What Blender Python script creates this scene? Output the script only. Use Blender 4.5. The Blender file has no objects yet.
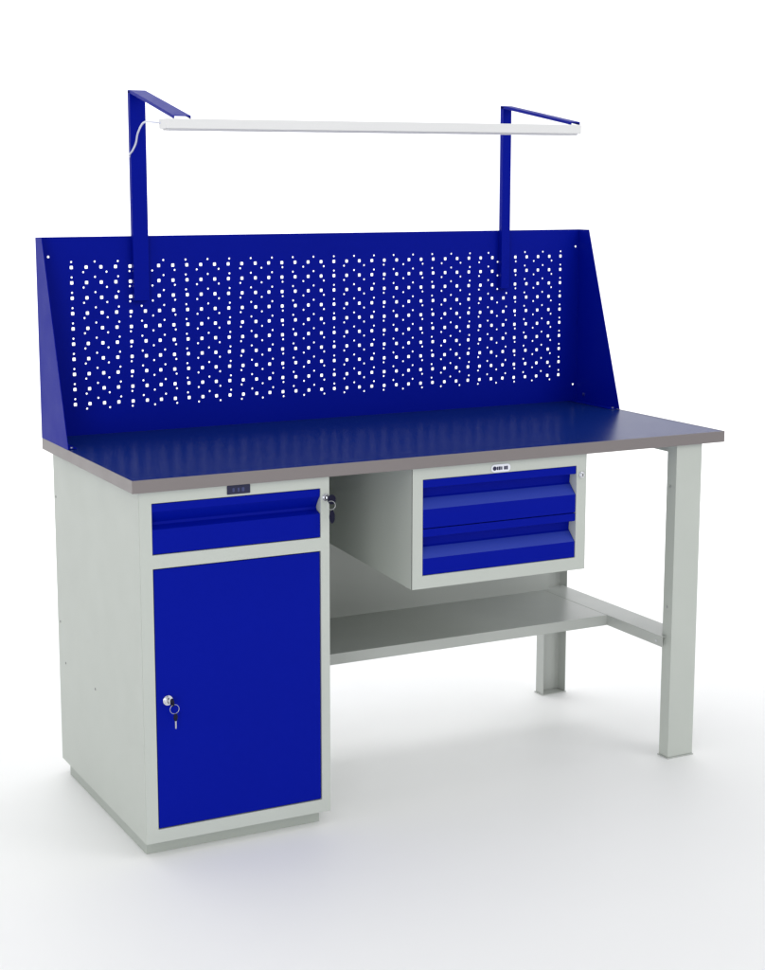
import bpy, bmesh, math, random
from mathutils import Vector, Matrix
from mathutils.geometry import delaunay_2d_cdt
random.seed(4)
S = bpy.context.scene
COL = S.collection

# ------------------------------------------------------------------ camera
cd = bpy.data.cameras.new('camera'); cam = bpy.data.objects.new('camera', cd); COL.objects.link(cam)
yaw, pit, rol = math.radians(-27.393), math.radians(-9.5958), math.radians(0.0544)
F = Vector((-math.sin(yaw)*math.cos(pit), math.cos(yaw)*math.cos(pit), math.sin(pit)))
R0 = Vector((math.cos(yaw), math.sin(yaw), 0)); U0 = R0.cross(F)
Rv = R0*math.cos(rol) + U0*math.sin(rol); Uv = -R0*math.sin(rol) + U0*math.cos(rol)
m = Matrix((Rv, Uv, -F)).transposed().to_4x4(); m.translation = Vector((-1.1385, -3.3645, 1.4996))
cam.matrix_world = m
cd.sensor_fit = 'HORIZONTAL'; cd.sensor_width = 36; cd.lens = 36*1664.2/765
cd.shift_y = -23.0/765; cd.clip_start = .05; cd.clip_end = 200
S.camera = cam

# ------------------------------------------------------------------ world, lamps, exposure
W = bpy.data.worlds.new('World'); S.world = W; W.use_nodes = True
bg = W.node_tree.nodes['Background']; bg.inputs[0].default_value = (.98, .99, 1, 1); bg.inputs[1].default_value = .87
S.view_settings.view_transform = 'Standard'; S.view_settings.look = 'None'
S.view_settings.exposure = 0; S.view_settings.gamma = 1

def area(name, loc, target, sx, sy, power, col=(1, 1, 1)):
    l = bpy.data.lights.new(name, 'AREA'); l.shape = 'RECTANGLE'; l.size = sx; l.size_y = sy; l.energy = power; l.color = col
    o = bpy.data.objects.new(name, l); COL.objects.link(o); o.location = loc
    o.rotation_euler = (Vector(target)-Vector(loc)).to_track_quat('-Z', 'Y').to_euler()
    return o
area('backdrop_fill', (2.2, 3.2, 4.6), (3.0, 6.8, 1.2), 9, 1.6, 380)  # added light, no such fixture in view: whitens the backdrop
area('overhead_fill', (.3, 1.6, 4.2), (.7, .8, 0), 3.6, 2.4, 14)  # unseen light added to brighten the floor towards the back
area('front_fill', (2.9, -2.6, 3.3), (1.0, .0, .7), 1.8, 1.4, 22)  # unseen light added and placed to brighten the drawer lips
area('low_fill', (-2.0, -3.0, .75), (.7, .1, .62), 1.2, .9, 30)  # unseen fill added to lift the left side of the hanging box

# ------------------------------------------------------------------ materials
def mat(name, col, rough=.45, spec=.5, metal=0, bump=0, scale=900, vary=.04, coat=0, ior=1.5, rvar=.08):
    mt = bpy.data.materials.new(name); mt.use_nodes = True
    nt = mt.node_tree; b = nt.nodes['Principled BSDF']
    b.inputs['Roughness'].default_value = rough; b.inputs['Metallic'].default_value = metal
    b.inputs['Specular IOR Level'].default_value = spec; b.inputs['Coat Weight'].default_value = coat; b.inputs['IOR'].default_value = ior
    tc = nt.nodes.new('ShaderNodeTexCoord')
    n = nt.nodes.new('ShaderNodeTexNoise'); n.inputs['Scale'].default_value = 5; n.inputs['Detail'].default_value = 4
    nt.links.new(tc.outputs['Object'], n.inputs['Vector'])
    r = nt.nodes.new('ShaderNodeMapRange'); r.inputs['To Min'].default_value = 1-vary; r.inputs['To Max'].default_value = 1+vary
    nt.links.new(n.outputs['Fac'], r.inputs['Value'])
    mx = nt.nodes.new('ShaderNodeVectorMath'); mx.operation = 'SCALE'; mx.inputs[0].default_value = col
    nt.links.new(r.outputs[0], mx.inputs['Scale']); nt.links.new(mx.outputs[0], b.inputs['Base Color'])
    n3 = nt.nodes.new('ShaderNodeTexNoise'); n3.inputs['Scale'].default_value = 14; n3.inputs['Detail'].default_value = 6
    nt.links.new(tc.outputs['Object'], n3.inputs['Vector'])
    r3 = nt.nodes.new('ShaderNodeMapRange'); r3.inputs['From Min'].default_value = .3; r3.inputs['From Max'].default_value = .7
    r3.inputs['To Min'].default_value = rough*(1-rvar); r3.inputs['To Max'].default_value = rough*(1+rvar)
    nt.links.new(n3.outputs['Fac'], r3.inputs['Value']); nt.links.new(r3.outputs[0], b.inputs['Roughness'])
    if bump:
        n2 = nt.nodes.new('ShaderNodeTexNoise'); n2.inputs['Scale'].default_value = scale; n2.inputs['Detail'].default_value = 2
        nt.links.new(tc.outputs['Object'], n2.inputs['Vector'])
        bp = nt.nodes.new('ShaderNodeBump'); bp.inputs['Strength'].default_value = bump; bp.inputs['Distance'].default_value = .0004
        nt.links.new(n2.outputs['Fac'], bp.inputs['Height']); nt.links.new(bp.outputs[0], b.inputs['Normal'])
    return mt
BLUE = mat('blue_powder_coat', (.0002, .0062, .285), .46, .5, bump=.25, ior=1.14)
LITLIP = mat('blue_lip_painted_light', (.022, .045, .36), .38, .5, bump=.3, ior=1.2)  # body blue lightened: light on the drawer lips put into the colour
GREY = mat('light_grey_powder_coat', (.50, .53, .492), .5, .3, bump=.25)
GREYP = mat('plinth_darker_grey', (.41, .44, .405), .5, .3, bump=.25)  # same finish as the body, in a darker grey
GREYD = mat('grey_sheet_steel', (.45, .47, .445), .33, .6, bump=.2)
TOP = mat('dark_blue_linoleum', (.0035, .019, .150), .26, .5, bump=.12, scale=500, vary=.06, ior=1.145, rvar=.02)
EDGE = mat('mauve_plastic_edging', (.200, .178, .178), .4, .5, bump=.2)
CHROME = mat('chrome', (.75, .76, .8), .18, .5, metal=1)
STEEL = mat('zinc_steel', (.6, .61, .63), .35, .5, metal=1)
KEYB = mat('black_plastic', (.003, .003, .02), .4, .2)
HOLE = mat('dull_rivet', (.16, .165, .16), .5, .4)
NAVY = mat('navy_label', (.004, .005, .045), .35, .5)
MARK = mat('faded_blue_print', (.05, .06, .16), .5, .3)
WLAB = mat('white_label', (.75, .77, .85), .35, .5)
INK = mat('dark_violet_print', (.02, .02, .06), .5, .3)
LAMPW = mat('white_lamp_housing', (.76, .76, .76), .4, .4)
DARK = mat('dark_seam', (.03, .03, .03), .7, .2)
WIRE = mat('white_cable', (.66, .68, .8), .45, .4)
FLOOR = mat('white_studio_sweep', (.88, .88, .88), .5, .25, vary=.006)
def emis(name, col, s):
    mt = mat(name, (.8, .8, .8), .4); b = mt.node_tree.nodes['Principled BSDF']
    b.inputs['Emission Color'].default_value = (*col, 1); b.inputs['Emission Strength'].default_value = s; return mt
TUBE = mat('opal_diffuser', (.82, .82, .82), .5, .3)

# ------------------------------------------------------------------ helpers
ROOT = Vector((.8, .345, 0))
def obj(name, bm, mats, parent=None, world=True, smooth=False, bev=0, label=None):
    bmesh.ops.remove_doubles(bm, verts=bm.verts, dist=1e-6)
    bmesh.ops.recalc_face_normals(bm, faces=bm.faces)
    me = bpy.data.meshes.new(name); bm.to_mesh(me); bm.free()
    for mm in (mats if isinstance(mats, (list, tuple)) else [mats]): me.materials.append(mm)
    if smooth:
        for p in me.polygons: p.use_smooth = True
    o = bpy.data.objects.new(name, me); COL.objects.link(o)
    if parent:
        o.parent = parent
        if parent.type == 'EMPTY': o.location = -parent.location
    if bev:
        b = o.modifiers.new('bevel', 'BEVEL'); b.width = bev; b.segments = 2; b.limit_method = 'ANGLE'; b.angle_limit = math.radians(40)
        b.harden_normals = True
        for p in me.polygons: p.use_smooth = True
        me.set_sharp_from_angle(angle=math.radians(35))
    if label: o['label'] = label
    return o
def box(bm, x0, x1, y0, y1, z0, z1, mi=0):
    v = [bm.verts.new((x, y, z)) for x in (x0, x1) for y in (y0, y1) for z in (z0, z1)]
    for f in ((0, 1, 3, 2), (4, 6, 7, 5), (0, 4, 5, 1), (2, 3, 7, 6), (0, 2, 6, 4), (1, 5, 7, 3)):
        bm.faces.new([v[i] for i in f]).material_index = mi
def prism(bm, poly, axis, a, b, mi=0):
    """poly: 2D points; extruded along axis from a to b"""
    def P(p, t):
        return {0: (t, p[0], p[1]), 1: (p[0], t, p[1]), 2: (p[0], p[1], t)}[axis]
    va = [bm.verts.new(P(p, a)) for p in poly]; vb = [bm.verts.new(P(p, b)) for p in poly]
    n = len(poly)
    bm.faces.new(va[::-1]).material_index = mi; bm.faces.new(vb).material_index = mi
    for i in range(n):
        bm.faces.new((va[i], va[(i+1) % n], vb[(i+1) % n], vb[i])).material_index = mi
def disc(cx, cz, r, n=24, sx=1, sz=1):
    return [(cx+r*sx*math.cos(2*math.pi*i/n), cz+r*sz*math.sin(2*math.pi*i/n)) for i in range(n)]
def rrect(x0, x1, z0, z1, r, n=5):
    pts = []
    for cx, cz, a in ((x1-r, z1-r, 0), (x0+r, z1-r, 90), (x0+r, z0+r, 180), (x1-r, z0+r, 270)):
        for i in range(n+1):
            t = math.radians(a+90*i/n); pts.append((cx+r*math.cos(t), cz+r*math.sin(t)))
    return pts
def frame(bm, xs, zs, holes, y0, y1, mi=0):
    """closed slab in the XZ plane with rectangular openings: cells (i,j) in holes are left open"""
    nx, nz = len(xs)-1, len(zs)-1
    vf = {}; vb = {}
    for i, x in enumerate(xs):
        for j, z in enumerate(zs):
            vf[i, j] = bm.verts.new((x, y0, z)); vb[i, j] = bm.verts.new((x, y1, z))
    solid = lambda i, j: 0 <= i < nx and 0 <= j < nz and (i, j) not in holes
    for i in range(nx):
        for j in range(nz):
            if not solid(i, j): continue
            q = [(i, j), (i+1, j), (i+1, j+1), (i, j+1)]
            bm.faces.new([vf[k] for k in q]).material_index = mi
            bm.faces.new([vb[k] for k in q[::-1]]).material_index = mi
            for (a, b), nb in (((q[0], q[1]), (i, j-1)), ((q[1], q[2]), (i+1, j)), ((q[2], q[3]), (i, j+1)), ((q[3], q[0]), (i-1, j))):
                if not solid(*nb): bm.faces.new((vf[b], vf[a], vb[a], vb[b])).material_index = mi
    for d in (vf, vb):
        for v in list(d.values()):
            if not v.link_faces: bm.verts.remove(v)
    bmesh.ops.dissolve_limit(bm, angle_limit=.001, verts=bm.verts, edges=bm.edges)
def tube(bm, pts, r, n=10, closed=False, mi=0):
    pts = [Vector(p) for p in pts]; rings = []
    N = len(pts)
    for i, p in enumerate(pts):
        a = pts[(i-1) % N] if (closed or i > 0) else p; b = pts[(i+1) % N] if (closed or i < N-1) else p
        t = (b-a).normalized(); ref = Vector((0, 0, 1)) if abs(t.z) < .9 else Vector((1, 0, 0))
        if closed: ref = Vector((1, .3, 0)).normalized() if abs(t.dot(Vector((1, .3, 0)).normalized())) < .9 else Vector((0, 0, 1))
        u = t.cross(ref).normalized(); w = t.cross(u)
        rings.append([bm.verts.new(p+u*r*math.cos(2*math.pi*k/n)+w*r*math.sin(2*math.pi*k/n)) for k in range(n)])
    for i in range(N if closed else N-1):
        A, B = rings[i], rings[(i+1) % N]
        off = 0
        if closed and i == N-1:
            off = min(range(n), key=lambda s: (B[s].co-A[0].co).length)
        for k in range(n):
            bm.faces.new((A[k], A[(k+1) % n], B[(k+1+off) % n], B[(k+off) % n])).material_index = mi
    if not closed:
        bm.faces.new(rings[0]).material_index = mi; bm.faces.new(rings[-1][::-1]).material_index = mi
def spline(P, n=10):
    P = [Vector(p) for p in P]; out = []
    Q = [P[0]]+P+[P[-1]]
    for i in range(1, len(Q)-2):
        for k in range(n):
            t = k/n; a, b, c, d = Q[i-1:i+3]
            out.append(.5*((2*b)+(c-a)*t+(2*a-5*b+4*c-d)*t*t+(3*b-3*c+d-a)*t**3))
    out.append(P[-1]); return out

# ------------------------------------------------------------------ studio sweep (floor rising into the white background)
bm = bmesh.new()
prof = [(-14, 0), (5.0, 0)] + [(5.0+2.2*math.sin(math.radians(a)), 2.2-2.2*math.cos(math.radians(a))) for a in range(6, 91, 6)] + [(7.2, 9)]
va = [bm.verts.new((-14, y, z)) for y, z in prof]; vb = [bm.verts.new((18, y, z)) for y, z in prof]
for i in range(len(prof)-1): bm.faces.new((va[i], vb[i], vb[i+1], va[i+1]))
fl = obj('floor', bm, FLOOR, smooth=True); fl['kind'] = 'structure'

# ------------------------------------------------------------------ workbench
bench = bpy.data.objects.new('workbench', None); COL.objects.link(bench); bench.location = ROOT
bench['label'] = 'blue and light grey metal workbench with perforated back panel, drawers, cupboard and overhead lamp'
bench['category'] = 'workbench'
D, H, HT, HS = .688, .863, .8357, 1.3613

# worktop
bm = bmesh.new(); box(bm, .0018, 1.5982, .0018, D-.0018, HT, H)
top = obj('worktop', bm, TOP, bench, bev=.0008)
bm = bmesh.new()
EZ = H+.0006; Z0 = HT-.0006
outer = [(0, 0), (1.6, 0), (1.6, D), (0, D)]; inn = [(.0018, .0018), (1.5982, .0018), (1.5982, D-.0018), (.0018, D-.0018)]
vo = [[bm.verts.new((*p, z)) for p in outer] for z in (Z0, EZ)]; vi = [[bm.verts.new((*p, z)) for p in inn] for z in (Z0, EZ)]
for i in range(4):
    j = (i+1) % 4
    bm.faces.new((vo[0][i], vo[0][j], vo[1][j], vo[1][i])); bm.faces.new((vi[0][j], vi[0][i], vi[1][i], vi[1][j]))
    bm.faces.new((vo[1][i], vo[1][j], vi[1][j], vi[1][i])); bm.faces.new((vo[0][j], vo[0][i], vi[0][i], vi[0][j]))
obj('edge_trim', bm, EDGE, top, bev=.0009)

# ---- pedestal cabinet
CX0, CX1, CY0, CY1, CZ = .0177, .4735, .0096, .655, .0335
CT = HT-.0012
bm = bmesh.new()
frame(bm, [CX0, .0462, .4512, CX1], [CZ, .0645, .6625, .6935, .8083, CT], {(1, 1), (1, 3)}, CY0, .044)
cab = obj('cabinet_body', bm, GREY, bench, bev=.0012)
bm = bmesh.new(); box(bm, CX0+.0006, CX1-.0006, .0445, CY1, CZ, CT)
obj('cabinet_shell', bm, GREY, cab, bev=.0015)
bm = bmesh.new(); box(bm, CX0-.0010, CX0+.0009, .0112, CY1-.001, CZ+.0004, CT-.001); obj('side_skin', bm, GREY, cab, bev=.0005)
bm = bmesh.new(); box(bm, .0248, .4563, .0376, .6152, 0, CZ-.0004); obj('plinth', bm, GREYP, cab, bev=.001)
for y, z in ((.6382, .7201), (.6331, .4003), (.597, .3007), (.3567, .2997)):
    bm = bmesh.new(); prism(bm, disc(y, z, .0032, 14), 0, CX0-.0016, CX0+.001); obj('rivet', bm, HOLE, cab)
# door
bm = bmesh.new(); box(bm, .0481, .4493, .0112, .030, .0664, .6606)
door = obj('door', bm, BLUE, bench, bev=.0018)
def lock(parent, x, z, y, r=.0105, slot=True):
    bm = bmesh.new()
    prism(bm, disc(x, z, r), 1, y-.0045, y+.002); prism(bm, disc(x, z, r*.72), 1, y-.0075, y-.0045)
    o = obj('lock', bm, CHROME, parent, bev=.0008)
    if slot:
        bm = bmesh.new(); box(bm, x-.001, x+.001, y-.0079, y-.0074, z-r*.45, z+r*.45)
        obj('keyhole', bm, DARK, parent)
    return o
lock(door, .0735, .3625, .0112, .0115, False)
# pedestal drawer: the pull is a groove pressed into the front
def drawer(parent, x0, x1, prof, lip=None):
    bm = bmesh.new(); prism(bm, prof, 0, x0, x1)
    if lip is not None:                      # lighter blue painted on the up-facing pull lip in place of caught light
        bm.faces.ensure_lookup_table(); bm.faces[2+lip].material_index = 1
    return obj('drawer', bm, [BLUE, LITLIP], parent, bev=.0009)
y = .0112
drawer(bench, .0472, .4502, [(y, .8068), (y, .790), (y+.010, .779), (y+.021, .763), (y+.019, .757), (y+.006, .752), (y, .7495), (y, .695), (y+.030, .695), (y+.030, .8068)])
lock(cab, .4628, .787, CY0, .009, False)
# dark nameplate above the drawer with three worn marks
bm = bmesh.new(); prism(bm, rrect(.222, .277, .8135, .8335, .0015), 1, CY0-.002, CY0-.0002)
for cx, w in ((.237, .005), (.249, .004), (.260, .006)):
    prism(bm, rrect(cx-w/2, cx+w/2, .8185, .8275, .001), 1, CY0-.0024, CY0-.0021, 1)
obj('nameplate', bm, [NAVY, MARK], cab, label='dark navy nameplate above the cupboard drawer')

# ---- hanging two-drawer box
BX0, BX1, BY0, BZ = .6894, 1.180, .0096, .5426
bm = bmesh.new()
frame(bm, [BX0, .7173, 1.1505, BX1], [BZ, .5742, .8062, CT], {(1, 1)}, BY0, .046)
hang = obj('drawer_box', bm, GREY, bench, bev=.0011)
bm = bmesh.new(); yb = .60; zb = BZ+.062*(yb-.047)
prism(bm, [(.0467, BZ+.0005), (yb, zb), (yb, CT), (.0467, CT)], 0, BX0+.0015, BX1-.0015)
obj('box_shell', bm, GREY, hang, bev=.0015)
bm = bmesh.new()
prism(bm, [(.0126, BZ+.0004), (yb-.001, zb), (yb-.001, CT-.001), (.0126, CT-.001)], 0, BX0-.0012, BX0+.0014); obj('side_skin', bm, GREY, hang, bev=.0005)
bm = bmesh.new(); box(bm, BX0-.0007, BX0+.0004, .0106, .0125, BZ+.001, CT-.002); obj('seam', bm, DARK, hang)
def box_front(zt, zb_):
    y = .0112
    return [(y, zt), (y, zt-.019), (y+.004, zt-.0205), (y+.026, zt-.0225), (y+.028, zt-.044), (y+.024, zt-.0482), (y+.0005, zt-.0712), (y, zt-.0722), (y, zb_), (y+.032, zb_), (y+.032, zt)]
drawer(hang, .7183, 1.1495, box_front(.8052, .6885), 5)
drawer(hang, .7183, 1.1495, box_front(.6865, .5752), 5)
lock(hang, 1.1640, .783, BY0, .008)
bm = bmesh.new(); prism(bm, rrect(.9035, .957, .8085, .8275, .009), 1, BY0-.002, BY0-.0002)
prism(bm, disc(.9125, .818, .0052, 16), 1, BY0-.0024, BY0-.0021, 1)
for cx, w, h in ((.9205, .004, .008), (.9262, .005, .0085), (.9318, .0035, .008), (.9410, .005, .0085), (.9468, .0045, .009)):
    prism(bm, rrect(cx-w/2, cx+w/2, .818-h/2, .818+h/2, .0008), 1, BY0-.0024, BY0-.0021, 1)
obj('nameplate', bm, [WLAB, INK], hang, label='small white rounded nameplate with dark lettering')

# ---- legs (open channels), beams, shelf, rear panel
def channel(x0, x1, yw, yo, z0, z1, t=.0025):
    """C channel: web at y=yw, flanges running to y=yo"""
    s = 1 if yo > yw else -1
    bm = bmesh.new()
    prism(bm, [(x0, yw), (x1, yw), (x1, yo), (x1-t, yo), (x1-t, yw+s*t), (x0+t, yw+s*t), (x0+t, yo), (x0, yo)], 2, z0, z1)
    return bm
LX0, LX1 = 1.4561, 1.536
leg = obj('leg', channel(LX0, LX1, .0096, .0487, .0032, HT-.001), GREY, bench, bev=.0009)
bm = bmesh.new(); box(bm, LX0-.003, LX1+.0015, .006, .0510, 0, .003); obj('foot_plate', bm, GREYD, leg, bev=.0006)
for yy, z in ((.0319, .4068), (.0333, .7248)):
    bm = bmesh.new(); prism(bm, disc(yy, z, .0032, 14), 0, LX0-.001, LX0+.001); obj('rivet', bm, STEEL, leg)
leg = obj('leg', channel(1.4610, 1.5400, .6600, .6210, .0032, HT-.001), GREYD, bench, bev=.0009)
bm = bmesh.new(); box(bm, 1.4575, 1.542, .619, .663, 0, .003); obj('foot_plate', bm, GREYD, leg, bev=.0006)
SZ = .3279
bm = bmesh.new()
bx0, bx1 = 1.4425, 1.5255
prism(bm, [(bx0, SZ-.0285), (bx0+.002, SZ-.0285), (bx0+.002, SZ-.002), (bx1-.002, SZ-.002), (bx1-.002, SZ-.0285), (bx1, SZ-.0285), (bx1, SZ), (bx0, SZ)], 1, .0300, .6205)
beam = obj('cross_beam', bm, GREYD, bench, bev=.0012)
bm = bmesh.new(); prism(bm, disc(.0555, .3073+.004, .0032, 14), 0, bx0-.001, bx0+.001); obj('rivet', bm, STEEL, beam)
bm = bmesh.new(); box(bm, 1.4578, 1.5343, .0500, .6195, .8125, HT-.001); obj('top_beam', bm, GREYD, bench, bev=.0012)
# shelf: folded tray
bm = bmesh.new()
prism(bm, [(.278, SZ-.0285), (.2935, SZ-.0285), (.2935, SZ-.027), (.2795, SZ-.027), (.2795, SZ-.0018), (.596, SZ-.0018), (.596, SZ+.0001), (.278, SZ+.0001)], 0, .4745, 1.4415)
obj('shelf', bm, GREYD, bench, bev=.001)
bm = bmesh.new(); box(bm, .4745, 1.4590, .5975, .5995, SZ-.02, CT)
obj('rear_panel', bm, GREYD, bench)

# ---- perforated back panel (real square and round holes)
PX0, PX1, PZ0, PZ1 = .0015, 1.5985, H+.0002, HS
pitch = (1.5369-.0881)/38
verts = []; edges = []; holes = []
def ring(pts):
    b = len(verts); verts.extend(Vector(p) for p in pts); n = len(pts)
    edges.extend((b+i, b+(i+1) % n) for i in range(n))
ring([(PX0, PZ0), (PX1, PZ0), (PX1, PZ1), (PX0, PZ1)])
h = .0040
sq = lambda cx, cz: rrect(cx-h, cx+h, cz-h, cz+h, .0016, 2)
for i in range(39):
    for r in range(10):
        cx, cz = .0881+i*pitch, 1.2856-r*.03814
        ring(sq(cx, cz)); holes.append((cx, cz, h))
sp = (1.5369-.0881)/48
for i in range(49):
    for r in range(10):
        cx = .0881+i*sp; cz = 1.2856-r*.03814 + (.0136 if i % 2 == 0 else -.0122)
        ring(disc(cx, cz, .0025, 10)); holes.append((cx, cz, .0025))
for cx, cz in ((.0304, 1.3129), (1.588, 1.3122), (1.588, .9116)):
    ring(disc(cx, cz, .003, 10)); holes.append((cx, cz, .003))
rv, re_, rf, _, _, _ = delaunay_2d_cdt(verts, edges, [], 0, 1e-7)
grid = {}
for q in holes: grid.setdefault((round(q[0]/.02), round(q[1]/.02)), []).append(q)
def in_hole(c):
    gx, gz = round(c.x/.02), round(c.y/.02)
    for a in (-1, 0, 1):
        for b in (-1, 0, 1):
            for q in grid.get((gx+a, gz+b), ()):
                if q[2] > .0035:
                    if abs(c.x-q[0]) < q[2] and abs(c.y-q[1]) < q[2]: return True
                elif (c.x-q[0])**2+(c.y-q[1])**2 < q[2]**2: return True
    return False
tris = [f for f in rf if not in_hole((rv[f[0]]+rv[f[1]]+rv[f[2]])/3)]
bm = bmesh.new(); YF, YB = .6846, .6859
A = [bm.verts.new((p.x, YF, p.y)) for p in rv]; B = [bm.verts.new((p.x, YB, p.y)) for p in rv]
cnt = {}
for f in tris:
    bm.faces.new([A[i] for i in f]); bm.faces.new([B[i] for i in f[::-1]])
    for k in range(3):
        a, b = f[k], f[(k+1) % 3]; cnt.setdefault((min(a, b), max(a, b)), []).append((a, b))
for es in cnt.values():
    if len(es) == 1:
        a, b = es[0]; bm.faces.new((A[b], A[a], B[a], B[b]))
peg = obj('perforated_panel', bm, BLUE, bench)

# side wings
for x0, x1, s in ((0, .0014, 1), (1.5986, 1.6, -1)):
    bm = bmesh.new()
    prism(bm, [(D, H+.0008), (D, HS), (D-.0534, HS), (D-.2244, H+.0008)], 0, x0, x1)
    w = obj('side_panel', bm, BLUE, bench)
    fx0, fx1 = (.0016, .026) if s > 0 else (1.574, 1.5984)
    bm = bmesh.new(); box(bm, fx0, fx1, D-.2244+.012, .684, H+.0008, H+.0024); obj('fixing_flange', bm, BLUE, w, bev=.0004)
    cx = .0135 if s > 0 else 1.588
    bm = bmesh.new(); prism(bm, disc(cx, .482, .0035, 14), 2, H+.0025, H+.005); obj('screw', bm, STEEL, w)
bm = bmesh.new(); prism(bm, disc(.642, .886, .0045, 14), 0, 1.5955, 1.5985); obj('screw', bm, STEEL, w)

# ---- lamp posts with drooping arms, and the lamp bar
def post(x0, x1, zt, xa0, xa1):
    y0, y1 = .6670, .6838; t = .0022
    bm = bmesh.new()
    # channel, open to the back
    prism(bm, [(x0, y0), (x1, y0), (x1, y1), (x1-t, y1), (x1-t, y0+t), (x0+t, y0+t), (x0+t, y1), (x0, y1)], 2, 1.199, zt)
    p = obj('lamp_post', bm, BLUE, bench, bev=.0018)
    # arm: folded plate falling forward to the lamp
    bm = bmesh.new()
    ya = .3300; za = 1.6472 + .0032*(xa0-.2135)/1.14
    n = Vector((0, 0, -1))
    sec = lambda xl, xr, yy, zz: [Vector((xl, yy, zz)), Vector((xr, yy, zz)), Vector((xr, yy, zz-.008)), Vector((xr-t, yy, zz-.008)), Vector((xr-t, yy, zz-t)), Vector((xl+t, yy, zz-t)), Vector((xl+t, yy, zz-.008)), Vector((xl, yy, zz-.008))]
    r0 = [bm.verts.new(v) for v in sec(x0, x1, y1, zt+.0025)]
    r1 = [bm.verts.new(v) for v in sec(x0, x1, y0-.002, zt+.0015)]
    r2 = [bm.verts.new(v) for v in sec(xa0, xa1, ya, za)]
    for a, b in ((r0, r1), (r1, r2)):
        for i in range(8): bm.faces.new((a[i], a[(i+1) % 8], b[(i+1) % 8], b[i]))
    bm.faces.new(r0); bm.faces.new(r2[::-1])
    obj('arm', bm, BLUE, p, bev=.0008)
post(.2440, .2850, 1.7185, .2330, .2760)
post(1.3275, 1.3545, 1.7020, 1.3270, 1.3555)
bm = bmesh.new()
LY0, LY1 = .3260, .3760
prism(bm, [(LY0, 1.6170), (LY0, 1.6400), (LY1, 1.6400), (LY1, 1.6170)], 0, .2135, 1.3575)
lamp = obj('lamp', bm, LAMPW, bench, bev=.0015)
bm = bmesh.new(); prism(bm, [(LY0+.003, 1.6168), (LY1-.003, 1.6168), (LY1-.010, 1.6130), (LY0+.010, 1.6130)], 0, .2195, 1.3515)
obj('lamp_diffuser', bm, TUBE, lamp, bev=.0015)
for o_ in [lamp]+list(lamp.children):          # the bar hangs a touch higher at its right end
    for v in o_.data.vertices: v.co.z += .0032*(v.co.x-.2135)/1.14
# cable leaving the lamp and going round behind the post
bm = bmesh.new()
tube(bm, spline([(.216, .36, 1.630), (.206, .40, 1.6335), (.2150, .47, 1.6365), (.236, .56, 1.632), (.2445, .615, 1.612), (.248, .640, 1.590), (.2445, .655, 1.573), (.2405, .665, 1.564), (.2425, .673, 1.559), (.254, .676, 1.553)], 10), .0023, 10)
obj('cable', bm, WIRE, lamp, smooth=True)

# ------------------------------------------------------------------ key sets hanging in the two locks
def key_set(loc, label, scale=1.0, turn=0.0, big=False):
    e = bpy.data.objects.new('key_set', None); COL.objects.link(e); e.location = loc
    e['label'] = label; e['category'] = 'keys'; e['group'] = 'key sets hanging in the locks'
    X, Y, Z = loc
    def put(name, bm, m_, smooth=False, bev=0, parent=e):
        bmesh.ops.scale(bm, vec=(scale,)*3, verts=bm.verts)
        bmesh.ops.rotate(bm, cent=(0, 0, 0), matrix=Matrix.Rotation(turn, 3, 'Z'), verts=bm.verts)
        o = obj(name, bm, m_, None, smooth=smooth, bev=bev); o.parent = parent; return o
    # inserted key: head is a thin oval seen at an angle
    bm = bmesh.new(); prism(bm, disc(-.0125, -.001, .0085, 20, .85, 1.1), 0, -.0014, .0014)
    if big:
        bm.free(); bm = bmesh.new(); prism(bm, disc(.0055, -.002, .0105, 20, 1, 1.15), 1, -.0155, -.0120)
    k = put('key', bm, KEYB, bev=.0006)
    bm = bmesh.new(); box(bm, -.0009, .0009, -.006, .001, -.003, .003); put('blade', bm, CHROME, parent=k)
    # split ring through the head
    bm = bmesh.new()
    pts = [Vector((.0105*math.sin(a)*.95+.003, -.0165-.003*math.sin(a), -.0155+.0105*math.cos(a))) for a in [2*math.pi*i/28 for i in range(28)]]
    tube(bm, pts, .00055, 8, closed=True); put('ring', bm, STEEL, smooth=True)
    # spare key hanging from the ring
    bm = bmesh.new(); prism(bm, disc(.005, -.0345-(.009 if big else 0), .0062+(.0022 if big else 0), 20, .85, 1.45+(.5 if big else 0)), 1, -.0185, -.0160)
    k = put('key', bm, KEYB, bev=.0006)
    if not big:
        bm = bmesh.new(); prism(bm, [(.0032, -.043), (.0066, -.043), (.0066, -.058), (.0052, -.0615), (.0032, -.0595)], 1, -.0180, -.0166); put('blade', bm, STEEL, parent=k)
    return e
key_set((.0745, .0035, .3622), 'chrome ring with two dark keys hanging from the blue cupboard door lock', 1.0, .25)
key_set((.4650, .0020, .7865), 'two dark keys hanging from the lock beside the cupboard drawer', .95, -.1, True)
